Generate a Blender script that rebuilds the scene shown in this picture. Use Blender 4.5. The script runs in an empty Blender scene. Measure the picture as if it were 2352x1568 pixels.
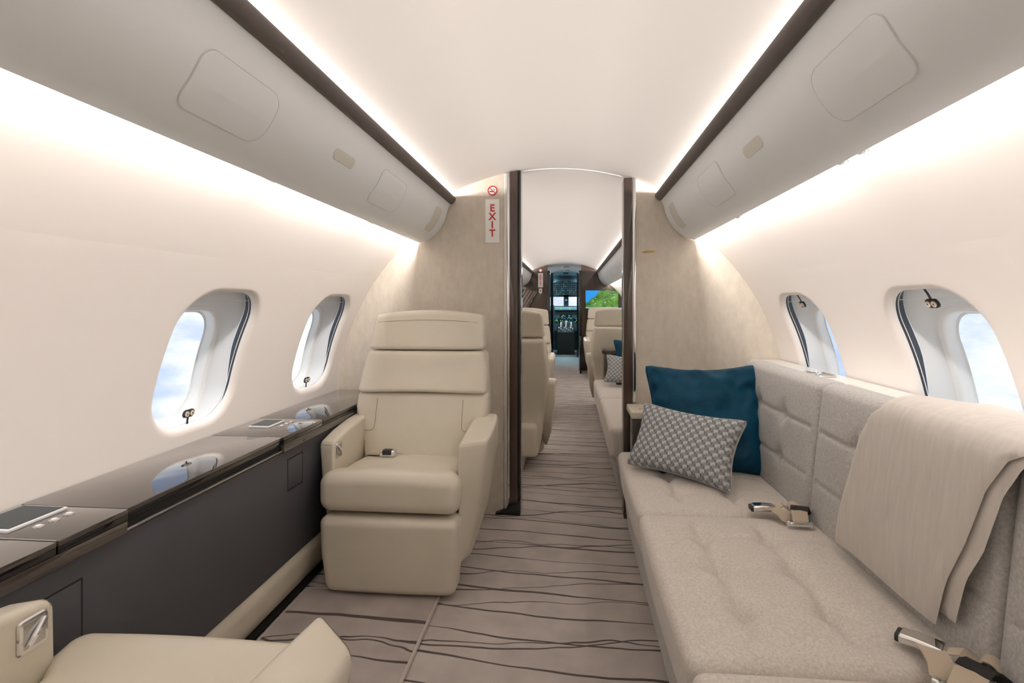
import bpy, bmesh, math, random
from mathutils import Vector, Matrix, noise as mnoise
random.seed(7)
PI = math.pi
S = bpy.context.scene
C = bpy.context.collection

# ------------------------------------------------------------------ camera (x = 0 is the cabin centre line, +Y is forward)
FPX = 1180.0
cam_d = bpy.data.cameras.new('camera'); cam = bpy.data.objects.new('camera', cam_d); C.objects.link(cam)
cam_d.sensor_width = 36.0; cam_d.lens = FPX / 2352 * 36
cam_d.shift_x = -27 / 2352; cam_d.shift_y = -82 / 2352
cam_d.clip_start = 0.02; cam_d.clip_end = 500
YAW = math.atan(105 / 1180)
CAMP = Vector((0.085, 0.0, 1.127))
cam.location = CAMP; cam.rotation_euler = (PI / 2, 0, YAW)
S.camera = cam
S.view_settings.view_transform = 'Standard'; S.view_settings.look = 'None'
S.view_settings.gamma = 1; S.view_settings.use_curve_mapping = False
S.view_settings.exposure = 0.11
try:
    S.cycles.max_bounces = 14; S.cycles.diffuse_bounces = 7; S.cycles.glossy_bounces = 5
    S.cycles.transparent_max_bounces = 12; S.cycles.sample_clamp_indirect = 6
except Exception: pass

# ------------------------------------------------------------------ sky with clouds
W = bpy.data.worlds.new('sky'); S.world = W; W.use_nodes = True
def build_sky():
    nt = W.node_tree; n = nt.nodes; l = nt.links; n.clear()
    out = n.new('ShaderNodeOutputWorld'); bg = n.new('ShaderNodeBackground')
    tc = n.new('ShaderNodeTexCoord'); mp = n.new('ShaderNodeMapping'); mp.inputs['Scale'].default_value = (1.0, 1.0, 2.1)
    mp.inputs['Location'].default_value = (0.35, 0.2, 0.1)
    no = n.new('ShaderNodeTexNoise'); no.inputs['Scale'].default_value = 3.6; no.inputs['Detail'].default_value = 7; no.inputs['Roughness'].default_value = .55
    rp = n.new('ShaderNodeValToRGB')
    rp.color_ramp.elements[0].position = .38; rp.color_ramp.elements[0].color = (.47, .62, .92, 1)
    rp.color_ramp.elements[1].position = .56; rp.color_ramp.elements[1].color = (1.05, 1.07, 1.1, 1)
    e = rp.color_ramp.elements.new(.47); e.color = (.72, .80, .97, 1)
    l.new(tc.outputs['Generated'], mp.inputs[0]); l.new(mp.outputs[0], no.inputs['Vector'])
    l.new(no.outputs['Fac'], rp.inputs[0]); l.new(rp.outputs[0], bg.inputs[0]); bg.inputs[1].default_value = 1.0
    l.new(bg.outputs[0], out.inputs[0])
build_sky()

# ------------------------------------------------------------------ cove lighting (LED strips behind the rails and under the bins)
WARM = (1.0, .925, .88)
def strip_light(name, loc, length, width, direction, power, col=WARM):
    d = bpy.data.lights.new(name, 'AREA'); d.shape = 'RECTANGLE'; d.size = width; d.size_y = length; d.energy = power; d.color = col
    o = bpy.data.objects.new(name, d); C.objects.link(o); o.location = loc
    z = -Vector(direction).normalized(); y = Vector((0, 1, 0)); x = y.cross(z).normalized()
    o.rotation_euler = Matrix((x, y, z)).transposed().to_euler()
    return o
UP, LOW = 33, 24
for sx in (-1, 1):
    for (y0, y1) in ((-1.55, 2.77), (2.85, 8.97)):
        L = y1 - y0; ym = (y0 + y1) / 2; k = L / 4.3
        strip_light('ceiling_cove_light', (sx * .602, ym, 1.727), L, .014, (-sx * .93, 0, .36), UP * k)
        strip_light('sidewall_cove_light', (sx * .7335, ym, 1.512), L, .018, (sx * .50, 0, -.87), LOW * k)

# ------------------------------------------------------------------ helpers
def link(o, parent=None):
    C.objects.link(o)
    if parent is not None: o.parent = parent
    return o
def tag(o, label, cat=None, group=None, kind=None):
    o['label'] = label
    if cat: o['category'] = cat
    if group: o['group'] = group
    if kind: o['kind'] = kind
    return o
def thing(name, label, cat, loc=(0, 0, 0), rz=0, group=None):
    o = bpy.data.objects.new(name, None); link(o); o.empty_display_size = .1
    o.location = loc; o.rotation_euler = (0, 0, rz)
    return tag(o, label, cat, group)
def obj_bm(name, bm, mat, parent=None, smooth=40):
    me = bpy.data.meshes.new(name)
    if smooth:
        a = math.radians(smooth)
        for f in bm.faces: f.smooth = True
        for e in bm.edges:
            if len(e.link_faces) == 2 and e.calc_face_angle(0) > a: e.smooth = False
    bm.to_mesh(me); bm.free()
    o = bpy.data.objects.new(name, me)
    if mat: me.materials.append(mat)
    return link(o, parent)
def obj_py(name, vs, fs, mat, parent=None, smooth=40, uv=None):
    bm = bmesh.new(); V = [bm.verts.new(v) for v in vs]
    for f in fs:
        try: bm.faces.new([V[i] for i in f])
        except ValueError: pass
    if uv:
        lay = bm.loops.layers.uv.new('UVMap'); bm.verts.index_update()
        for f in bm.faces:
            for lp in f.loops: lp[lay].uv = uv[lp.vert.index]
    bmesh.ops.recalc_face_normals(bm, faces=bm.faces)
    return obj_bm(name, bm, mat, parent, smooth)
def add_box(bm, lo, hi, bev=0, seg=2):
    m = Matrix.Translation([(a + b) / 2 for a, b in zip(lo, hi)]) @ Matrix.Diagonal([abs(b - a) for a, b in zip(lo, hi)] + [1])
    r = bmesh.ops.create_cube(bm, size=1, matrix=m)
    if bev:
        ed = list({e for v in r['verts'] for e in v.link_edges})
        bmesh.ops.bevel(bm, geom=ed, offset=bev, segments=seg, profile=.5, affect='EDGES')
def box(name, lo, hi, mat, parent=None, bev=0, seg=2):
    bm = bmesh.new(); add_box(bm, lo, hi, bev, seg); return obj_bm(name, bm, mat, parent)
def prism(name, poly, axis, a0, a1, mat, parent=None, bev=0, seg=2, fn=None):
    """polygon in the two other axes (cyclic order) extruded from a0 to a1 along axis"""
    bm = bmesh.new()
    def P(u, v, w):
        return {0: (w, u, v), 1: (u, w, v), 2: (u, v, w)}[axis]
    A = [bm.verts.new(P(u, v, a0)) for u, v in poly]; B = [bm.verts.new(P(u, v, a1)) for u, v in poly]
    n = len(poly); bm.faces.new(A); bm.faces.new(B[::-1])
    for i in range(n): bm.faces.new((A[i], B[i], B[(i + 1) % n], A[(i + 1) % n]))
    bmesh.ops.recalc_face_normals(bm, faces=bm.faces)
    if bev: bmesh.ops.bevel(bm, geom=[e for e in bm.edges if e.calc_face_angle(0) > .5], offset=bev, segments=seg, profile=.5, affect='EDGES')
    if fn:
        for v in bm.verts: v.co = fn(v.co)
    return obj_bm(name, bm, mat, parent)
def tube_geo(bm, pts, r, n=8, closed=False):
    pts = [Vector(p) for p in pts]; m = len(pts); rings = []; prev = None
    for i, p in enumerate(pts):
        a = pts[i - 1] if (i or closed) else p; b = pts[(i + 1) % m] if (i < m - 1 or closed) else p
        t = (b - a).normalized()
        if prev is None:
            up = Vector((0, 0, 1)) if abs(t.z) < .9 else Vector((1, 0, 0))
            x = t.cross(up).normalized()
        else: x = (prev - t * prev.dot(t)).normalized()
        prev = x; y = t.cross(x); rr = r[i] if isinstance(r, (list, tuple)) else r
        rings.append([bm.verts.new(p + (x * math.cos(2 * PI * k / n) + y * math.sin(2 * PI * k / n)) * rr) for k in range(n)])
    for i in range(m if closed else m - 1):
        A, B = rings[i], rings[(i + 1) % m]
        for k in range(n): bm.faces.new((A[k], A[(k + 1) % n], B[(k + 1) % n], B[k]))
    if not closed:
        bm.faces.new(rings[0][::-1]); bm.faces.new(rings[-1])
def tube(name, pts, r, mat, parent=None, n=8, closed=False):
    bm = bmesh.new(); tube_geo(bm, pts, r, n, closed); bmesh.ops.recalc_face_normals(bm, faces=bm.faces)
    return obj_bm(name, bm, mat, parent)
def ribbon(name, pts, wdir, w, t, mat, parent=None):
    """flat strap along pts, width along wdir"""
    pts = [Vector(p) for p in pts]; wd = Vector(wdir).normalized(); vs = []; fs = []
    for i, p in enumerate(pts):
        a = pts[max(i - 1, 0)]; b = pts[min(i + 1, len(pts) - 1)]; nn = (b - a).normalized().cross(wd).normalized()
        for (sw, st) in ((-1, -1), (1, -1), (1, 1), (-1, 1)): vs.append(p + wd * (sw * w / 2) + nn * (st * t / 2))
    for i in range(len(pts) - 1):
        for k in range(4): fs.append((4 * i + k, 4 * i + (k + 1) % 4, 4 * i + 4 + (k + 1) % 4, 4 * i + 4 + k))
    fs.append((0, 1, 2, 3)); q = 4 * (len(pts) - 1); fs.append((q, q + 3, q + 2, q + 1))
    return obj_py(name, vs, fs, mat, parent)
def cyl(name, p0, p1, r, mat, parent=None, n=20):
    return tube(name, [p0, p1], r, mat, parent, n)
def softbox(name, h, r, mat, parent=None, n=(4, 4, 4), na=3, fn=None, center=(0, 0, 0)):
    """box with half sizes h and rounded edges of radius r, then bent by fn"""
    ax = []
    for i in range(3):
        c = h[i] - r; t = [c + r * math.tan(PI / 4 * k / na) for k in range(1, na + 1)]
        ax.append([-v for v in t[::-1]] + [-c + 2 * c * k / n[i] for k in range(n[i] + 1)] + t)
    idx = {}; vs = []; fs = []
    def vert(q):
        key = tuple(round(v, 6) for v in q)
        if key not in idx:
            c = [max(-(h[i] - r), min(h[i] - r, q[i])) for i in range(3)]
            d = Vector([q[i] - c[i] for i in range(3)]); p = Vector(c) + (d.normalized() * r if d.length > 1e-9 else d)
            if fn: p = fn(p)
            idx[key] = len(vs); vs.append(p + Vector(center))
        return idx[key]
    for a in range(3):
        b, c = (a + 1) % 3, (a + 2) % 3
        for sgn in (-1, 1):
            for i in range(len(ax[b]) - 1):
                for j in range(len(ax[c]) - 1):
                    q4 = []
                    for (ii, jj) in ((i, j), (i + 1, j), (i + 1, j + 1), (i, j + 1)):
                        q = [0, 0, 0]; q[a] = sgn * h[a]; q[b] = ax[b][ii]; q[c] = ax[c][jj]; q4.append(vert(q))
                    fs.append(q4 if sgn > 0 else q4[::-1])
    return obj_py(name, vs, fs, mat, parent, smooth=75)
def lerp(t, pts):
    """piecewise-linear table"""
    if t <= pts[0][0]: return pts[0][1]
    for (a, va), (b, vb) in zip(pts, pts[1:]):
        if t <= b: return va + (vb - va) * (t - a) / (b - a)
    return pts[-1][1]
def smooth_lerp(t, pts):
    if t <= pts[0][0]: return pts[0][1]
    for (a, va), (b, vb) in zip(pts, pts[1:]):
        if t <= b:
            k = (t - a) / (b - a); k = k * k * (3 - 2 * k); return va + (vb - va) * k
    return pts[-1][1]
def rrect(hw, hh, r, n=8, sub=0):
    """closed ring of a rounded rectangle, counter-clockwise"""
    out = []
    for (cx, cy, a0) in ((hw - r, hh - r, 0), (-(hw - r), hh - r, 90), (-(hw - r), -(hh - r), 180), (hw - r, -(hh - r), 270)):
        for k in range(n + 1):
            a = math.radians(a0 + 90 * k / n); out.append((cx + r * math.cos(a), cy + r * math.sin(a)))
    if sub:
        res = []; m = len(out)
        for i, p in enumerate(out):
            res.append(p)
            if i % (n + 1) == n:
                q = out[(i + 1) % m]; res += [(p[0] + (q[0] - p[0]) * k / sub, p[1] + (q[1] - p[1]) * k / sub) for k in range(1, sub)]
        out = res
    return out
def pixel_ray(px, py):
    a = (px - 1203) / FPX; b = -(py - 702) / FPX; s, c = math.sin(YAW), math.cos(YAW)
    return Vector((-s + a * c, c + a * s, b))
def onZ(px, py, z): d = pixel_ray(px, py); return CAMP + d * ((z - CAMP.z) / d.z)
def onY(px, py, y): d = pixel_ray(px, py); return CAMP + d * (y / d.y)

# ------------------------------------------------------------------ materials
def new_mat(name):
    m = bpy.data.materials.new(name); m.use_nodes = True; nt = m.node_tree
    return m, nt, nt.nodes['Principled BSDF']
def pmat(name, col, rough=.5, metal=0, bump=0, bscale=200, var=0, vscale=6, coat=0, sheen=0, spec=None, emit=None, estr=0, stretch=None, detail=3):
    m, nt, b = new_mat(name); N = nt.nodes; L = nt.links
    b.inputs['Base Color'].default_value = (*col, 1); b.inputs['Roughness'].default_value = rough; b.inputs['Metallic'].default_value = metal
    if coat: b.inputs['Coat Weight'].default_value = coat; b.inputs['Coat Roughness'].default_value = .03
    if sheen: b.inputs['Sheen Weight'].default_value = sheen; b.inputs['Sheen Roughness'].default_value = .35; b.inputs['Sheen Tint'].default_value = (*[min(1, c * 5 + .02) for c in col], 1)
    if spec is not None: b.inputs['Specular IOR Level'].default_value = spec
    if emit: b.inputs['Emission Color'].default_value = (*emit, 1); b.inputs['Emission Strength'].default_value = estr
    if bump or var:
        tc = N.new('ShaderNodeTexCoord'); vec = tc.outputs['Object']
        if stretch:
            mp = N.new('ShaderNodeMapping'); mp.inputs['Scale'].default_value = stretch; L.new(vec, mp.inputs[0]); vec = mp.outputs[0]
    if bump:
        no = N.new('ShaderNodeTexNoise'); no.inputs['Scale'].default_value = bscale; no.inputs['Detail'].default_value = detail
        bp = N.new('ShaderNodeBump'); bp.inputs['Strength'].default_value = bump; bp.inputs['Distance'].default_value = .002
        L.new(vec, no.inputs['Vector']); L.new(no.outputs['Fac'], bp.inputs['Height']); L.new(bp.outputs[0], b.inputs['Normal'])
    if var:
        n2 = N.new('ShaderNodeTexNoise'); n2.inputs['Scale'].default_value = vscale; n2.inputs['Detail'].default_value = 5; n2.inputs['Roughness'].default_value = .65
        rp = N.new('ShaderNodeValToRGB'); rp.color_ramp.elements[0].position = .3; rp.color_ramp.elements[1].position = .7
        rp.color_ramp.elements[0].color = (*[c * (1 - var) for c in col], 1); rp.color_ramp.elements[1].color = (*[min(1, c * (1 + var)) for c in col], 1)
        L.new(vec, n2.inputs['Vector']); L.new(n2.outputs['Fac'], rp.inputs[0]); L.new(rp.outputs[0], b.inputs['Base Color'])
    return m
M = {}
M['wall'] = pmat('wall_panel', (.80, .755, .715), .45, bump=.03, bscale=400)
M['ceiling'] = pmat('ceiling_panel', (.82, .79, .76), .5)
M['bin'] = pmat('bin_shell', (.87, .905, .925), .38)
M['binhatch'] = pmat('bin_hatch', (.87, .905, .925), .4)
M['binlamp'] = pmat('bin_lamp_lens', (.70, .69, .63), .35)
M['rail'] = pmat('rail_leather', (.115, .098, .088), .55, bump=.15, bscale=500)
M['leather'] = pmat('cream_leather', (.67, .62, .515), .36, bump=.10, bscale=420, var=.03, vscale=5)
M['seam'] = pmat('leather_seam', (.36, .31, .24), .6)
M['fabric'] = pmat('bulkhead_fabric', (.60, .545, .465), .85, bump=.25, bscale=130, var=.09, vscale=26, stretch=(1, 1, .5), detail=5)
M['gloss'] = pmat('dark_lacquer', (.060, .049, .042), .05, coat=.8, spec=.8)
M['veneer'] = pmat('dark_veneer', (.055, .036, .028), .16, var=.25, vscale=30, stretch=(1, 1, .08), coat=.4)
M['black'] = pmat('black_lacquer', (.008, .008, .009), .08, coat=.5)
M['dado'] = pmat('charcoal_panel', (.062, .063, .072), .62, bump=.12, bscale=600)
M['gap'] = pmat('shadow_gap', (.012, .011, .010), .8)
M['chrome'] = pmat('chrome', (.80, .80, .80), .08, metal=1)
M['steel'] = pmat('brushed_steel', (.55, .54, .52), .28, metal=1)
M['brass'] = pmat('brass', (.60, .46, .22), .3, metal=1)
M['reveal'] = pmat('window_reveal', (.78, .78, .775), .45)
M['frame'] = pmat('window_frame', (.92, .92, .91), .35)
M['track'] = pmat('shade_track', (.055, .06, .07), .25)
M['white'] = pmat('white_plastic', (.85, .84, .83), .35)
M['red'] = pmat('sign_red', (.50, .025, .02), .45)
M['signblack'] = pmat('sign_black', (.02, .02, .02), .5)
M['button'] = pmat('button_cream', (.72, .62, .50), .35)
M['screen'] = pmat('dark_screen', (.004, .018, .026), .15, spec=.25)
M['strap'] = pmat('belt_webbing', (.50, .42, .32), .8, bump=.4, bscale=900)
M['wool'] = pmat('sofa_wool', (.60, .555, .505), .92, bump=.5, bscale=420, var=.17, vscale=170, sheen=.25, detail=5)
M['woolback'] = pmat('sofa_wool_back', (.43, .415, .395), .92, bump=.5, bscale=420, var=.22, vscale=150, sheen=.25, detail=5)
M['blanket'] = pmat('cashmere', (.58, .54, .495), .95, bump=.25, bscale=420, var=.07, vscale=26, sheen=.3, stretch=(1, 3, .35), detail=4)
M['teal'] = pmat('teal_velvet', (.0010, .043, .088), .55, bump=.2, bscale=180, var=.35, vscale=7, sheen=.35, spec=.15)
M['teal'].node_tree.nodes['Principled BSDF'].inputs['Sheen Tint'].default_value = (.01, .38, .62, 1)
M['piping'] = pmat('grey_piping', (.36, .35, .34), .8)
M['binding'] = pmat('mat_binding', (.46, .41, .37), .85)
M['shadow_line'] = pmat('hatch_shadow_line', (.70, .71, .70), .6)  # darker grey that paints the thin shadow around the bin hatches
M['bezel'] = pmat('screen_bezel', (.72, .73, .74), .35)
M['cream'] = pmat('ledge_cream', (.68, .665, .63), .3)
M['cockpitgrey'] = pmat('cockpit_grey', (.26, .36, .39), .6)
M['cockpitdark'] = pmat('cockpit_dark', (.045, .065, .072), .5, var=.3, vscale=30)
M['galleyfloor'] = pmat('galley_floor', (.36, .42, .43), .35, var=.08, vscale=14)
M['curtain'] = pmat('curtain_cloth', (.30, .265, .24), .9)
M['hush'] = pmat('knob_grey', (.30, .32, .32), .4)
for nm, c, s in (('led_green', (.12, .75, .16), 1.1), ('led_yellow', (.85, .80, .10), 1.1), ('led_blue', (.05, .25, .75), 1.0), ('led_white', (.8, .85, .9), 1.0), ('led_cyan', (.15, .55, .65), .7)):
    M[nm] = pmat(nm, (.01, .01, .01), .3, emit=c, estr=s)

def math_node(nt, op, a, b=None, c=None):
    n = nt.nodes.new('ShaderNodeMath'); n.operation = op
    for i, v in enumerate((a, b, c)):
        if v is None: continue
        if isinstance(v, (int, float)): n.inputs[i].default_value = v
        else: nt.links.new(v, n.inputs[i])
    return n.outputs[0]
def carpet(name, base, line, seed=0, k=1.22, fat=1.0):
    m, nt, b = new_mat(name); N = nt.nodes; L = nt.links
    tc = N.new('ShaderNodeTexCoord'); sp = N.new('ShaderNodeSeparateXYZ'); L.new(tc.outputs['Object'], sp.inputs[0])
    masks = []
    for sd, kk, tilt, amp, fx in ((seed, 6.1 * k, .085, 1.0, .8), (seed + 5.3, 3.3 * k, .015, 1.15, 1.1), (seed + 11.9, 2.3 * k, -.13, 1.0, .9)):
        cb = N.new('ShaderNodeCombineXYZ')
        L.new(math_node(nt, 'MULTIPLY', sp.outputs[0], fx), cb.inputs[0]); L.new(math_node(nt, 'MULTIPLY', sp.outputs[1], .8), cb.inputs[1]); cb.inputs[2].default_value = sd
        no = N.new('ShaderNodeTexNoise'); no.inputs['Scale'].default_value = 1.3; no.inputs['Detail'].default_value = 4; no.inputs['Roughness'].default_value = .42
        L.new(cb.outputs[0], no.inputs['Vector'])
        lin = math_node(nt, 'MULTIPLY', math_node(nt, 'ADD', sp.outputs[1], math_node(nt, 'MULTIPLY', sp.outputs[0], tilt)), kk)
        v = math_node(nt, 'ADD', lin, math_node(nt, 'MULTIPLY', no.outputs['Fac'], amp * 1.2))
        d = math_node(nt, 'DIVIDE', math_node(nt, 'ABSOLUTE', math_node(nt, 'SUBTRACT', math_node(nt, 'FRACT', v), .5)), kk)
        n2 = N.new('ShaderNodeTexNoise'); n2.inputs['Scale'].default_value = 1.7; n2.inputs['Detail'].default_value = 2
        cb2 = N.new('ShaderNodeCombineXYZ'); L.new(sp.outputs[0], cb2.inputs[0]); L.new(math_node(nt, 'MULTIPLY', math_node(nt, 'FLOOR', v), 3.7), cb2.inputs[1]); cb2.inputs[2].default_value = sd + 2
        L.new(cb2.outputs[0], n2.inputs['Vector'])
        w = math_node(nt, 'MAXIMUM', math_node(nt, 'MULTIPLY', math_node(nt, 'SUBTRACT', n2.outputs['Fac'], .30), .0165 * fat), .0012)
        mr = N.new('ShaderNodeMapRange'); mr.interpolation_type = 'SMOOTHSTEP'
        L.new(d, mr.inputs[0]); L.new(w, mr.inputs[1]); L.new(math_node(nt, 'ADD', w, .0016), mr.inputs[2]); mr.inputs[3].default_value = 1; mr.inputs[4].default_value = 0
        masks.append(mr.outputs[0])
    mk = math_node(nt, 'MAXIMUM', math_node(nt, 'MAXIMUM', masks[0], masks[1]), masks[2])
    n3 = N.new('ShaderNodeTexNoise'); n3.inputs['Scale'].default_value = 7; n3.inputs['Detail'].default_value = 6; L.new(tc.outputs['Object'], n3.inputs['Vector'])
    rp = N.new('ShaderNodeValToRGB'); rp.color_ramp.elements[0].position = .3; rp.color_ramp.elements[1].position = .7
    rp.color_ramp.elements[0].color = (*[c * .86 for c in base], 1); rp.color_ramp.elements[1].color = (*[c * 1.12 for c in base], 1); L.new(n3.outputs['Fac'], rp.inputs[0])
    mx = N.new('ShaderNodeMix'); mx.data_type = 'RGBA'; L.new(mk, mx.inputs[0]); L.new(rp.outputs[0], mx.inputs[6]); mx.inputs[7].default_value = (*line, 1)
    L.new(mx.outputs[2], b.inputs['Base Color']); b.inputs['Roughness'].default_value = .95; b.inputs['Sheen Weight'].default_value = .15
    n4 = N.new('ShaderNodeTexNoise'); n4.inputs['Scale'].default_value = 450; n4.inputs['Detail'].default_value = 2; L.new(tc.outputs['Object'], n4.inputs['Vector'])
    h = math_node(nt, 'SUBTRACT', n4.outputs['Fac'], math_node(nt, 'MULTIPLY', mk, .8))
    bp = N.new('ShaderNodeBump'); bp.inputs['Strength'].default_value = .4; bp.inputs['Distance'].default_value = .003; L.new(h, bp.inputs['Height']); L.new(bp.outputs[0], b.inputs['Normal'])
    return m
M['carpet'] = carpet('carpet_lines', (.43, .385, .355), (.07, .054, .045))
M['mat'] = carpet('mat_lines', (.40, .35, .325), (.065, .048, .04), seed=3.1, k=.9, fat=1.4)
def glass():
    m, nt, b = new_mat('window_pane'); N = nt.nodes; L = nt.links; N.remove(b)
    tr = N.new('ShaderNodeBsdfTransparent'); tr.inputs[0].default_value = (.97, .985, .99, 1)
    gl = N.new('ShaderNodeBsdfGlossy'); gl.inputs['Roughness'].default_value = .02
    fr = N.new('ShaderNodeLayerWeight'); fr.inputs[0].default_value = .12; mx = N.new('ShaderNodeMixShader')
    L.new(math_node(nt, 'MULTIPLY', math_node(nt, 'POWER', fr.outputs['Facing'], 3.0), .5), mx.inputs[0]); L.new(tr.outputs[0], mx.inputs[1]); L.new(gl.outputs[0], mx.inputs[2]); L.new(mx.outputs[0], N['Material Output'].inputs[0])
    return m
M['glass'] = glass()
def pattern():
    """light squares with a notch, woven over a grey lattice, on the cushion's UV in metres"""
    m, nt, b = new_mat('geometric_weave'); N = nt.nodes; L = nt.links
    uv = N.new('ShaderNodeUVMap'); uv.uv_map = 'UVMap'
    sp = N.new('ShaderNodeSeparateXYZ'); L.new(uv.outputs[0], sp.inputs[0])
    mn = lambda op, a, b_=None: math_node(nt, op, a, b_)
    PX_, PY_ = .0345, .0178
    vr = mn('DIVIDE', sp.outputs[1], PY_); row = mn('FLOOR', vr); ly = mn('MULTIPLY', mn('SUBTRACT', mn('FRACT', vr), .5), PY_)
    odd = mn('MULTIPLY', mn('FLOORED_MODULO', row, 2.0), .5)
    lx = mn('MULTIPLY', mn('SUBTRACT', mn('FRACT', mn('ADD', mn('DIVIDE', sp.outputs[0], PX_), odd)), .5), PX_)
    ty = mn('SUBTRACT', ly, mn('MULTIPLY', lx, .30)); tx = mn('ADD', lx, mn('MULTIPLY', ly, .30))
    def inside(x, y, cx, cy, hx, hy):
        return mn('MULTIPLY', mn('LESS_THAN', mn('ABSOLUTE', mn('SUBTRACT', x, cx)), hx), mn('LESS_THAN', mn('ABSOLUTE', mn('SUBTRACT', y, cy)), hy))
    sq = mn('MULTIPLY', inside(tx, ty, 0, 0.0005, .0088, .0068), mn('SUBTRACT', 1.0, inside(tx, ty, .002, -.0052, .0028, .0032)))
    wx = mn('ABSOLUTE', lx)
    dk = mn('MAXIMUM', inside(wx, ty, .0130, 0, .0030, .0062), inside(tx, ty, .0115, -.0048, .0042, .0024))
    m1 = N.new('ShaderNodeMix'); m1.data_type = 'RGBA'; L.new(dk, m1.inputs[0]); m1.inputs[6].default_value = (.25, .265, .278, 1); m1.inputs[7].default_value = (.15, .16, .182, 1)
    mx = N.new('ShaderNodeMix'); mx.data_type = 'RGBA'; L.new(sq, mx.inputs[0]); L.new(m1.outputs[2], mx.inputs[6]); mx.inputs[7].default_value = (.50, .51, .495, 1)
    L.new(mx.outputs[2], b.inputs['Base Color']); b.inputs['Roughness'].default_value = .7
    return m
M['pattern'] = pattern()
def map_screen():
    m, nt, b = new_mat('map_display'); N = nt.nodes; L = nt.links
    tc = N.new('ShaderNodeTexCoord'); sp = N.new('ShaderNodeSeparateXYZ'); L.new(tc.outputs['Object'], sp.inputs[0])
    no = N.new('ShaderNodeTexNoise'); no.inputs['Scale'].default_value = 7; no.inputs['Detail'].default_value = 7; L.new(tc.outputs['Object'], no.inputs['Vector'])
    rp = N.new('ShaderNodeValToRGB'); rp.color_ramp.elements[0].position = .35; rp.color_ramp.elements[0].color = (.012, .085, .012, 1)
    rp.color_ramp.elements[1].position = .68; rp.color_ramp.elements[1].color = (.15, .36, .05, 1); L.new(no.outputs['Fac'], rp.inputs[0])
    # the sea lies up in the left corner: x - z below a wobbling coast
    d = math_node(nt, 'SUBTRACT', math_node(nt, 'MULTIPLY', sp.outputs[0], 1.0), math_node(nt, 'MULTIPLY', sp.outputs[2], 1.25))
    d = math_node(nt, 'ADD', d, math_node(nt, 'MULTIPLY', math_node(nt, 'SUBTRACT', no.outputs['Fac'], .5), .35))
    sea = math_node(nt, 'LESS_THAN', d, -.215)
    mx = N.new('ShaderNodeMix'); mx.data_type = 'RGBA'; L.new(sea, mx.inputs[0]); L.new(rp.outputs[0], mx.inputs[6]); mx.inputs[7].default_value = (.01, .29, .82, 1)
    bar = math_node(nt, 'LESS_THAN', sp.outputs[2], -.130)
    mx2 = N.new('ShaderNodeMix'); mx2.data_type = 'RGBA'; L.new(bar, mx2.inputs[0]); L.new(mx.outputs[2], mx2.inputs[6]); mx2.inputs[7].default_value = (.22, .42, .36, 1)
    b.inputs['Base Color'].default_value = (0, 0, 0, 1); b.inputs['Roughness'].default_value = .2
    L.new(mx2.outputs[2], b.inputs['Emission Color']); b.inputs['Emission Strength'].default_value = 1.0
    return m
M['map'] = map_screen()

# ================================================================== SHELL
R0, ZC = 1.21, .575           # sidewall cylinder
CEIL_Z, CEIL_R = 1.875, 1.315 # ceiling arc
AFT, FWD = -1.6, 9.0
A_TOP = math.asin((1.51 - ZC) / R0); A_BOT = math.asin((0 - ZC) / R0)
def wall_pt(sx, y, s, d=0):
    a = s / R0; r = R0 + d
    return Vector((sx * r * math.cos(a), y, ZC + r * math.sin(a)))
def ceil_z(x): return CEIL_Z - CEIL_R + math.sqrt(CEIL_R ** 2 - x * x)
def shell_profile():
    """right half of the cabin outline, floor to crown"""
    out = [(R0 * math.cos(A_BOT + (A_TOP - A_BOT) * k / 24), ZC + R0 * math.sin(A_BOT + (A_TOP - A_BOT) * k / 24)) for k in range(25)]
    out += [(x, ceil_z(x)) for x in [.66 - .66 * k / 16 for k in range(17)]]
    return out
HALF = shell_profile()

# floor
fl = obj_py('floor', [(-1.25, AFT, 0), (1.25, AFT, 0), (1.25, 9.66, 0), (-1.25, 9.66, 0)], [(0, 1, 2, 3)], M['carpet'])
tag(fl, 'taupe cabin carpet with wandering dark brown branch lines', 'carpet', kind='structure')

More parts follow.
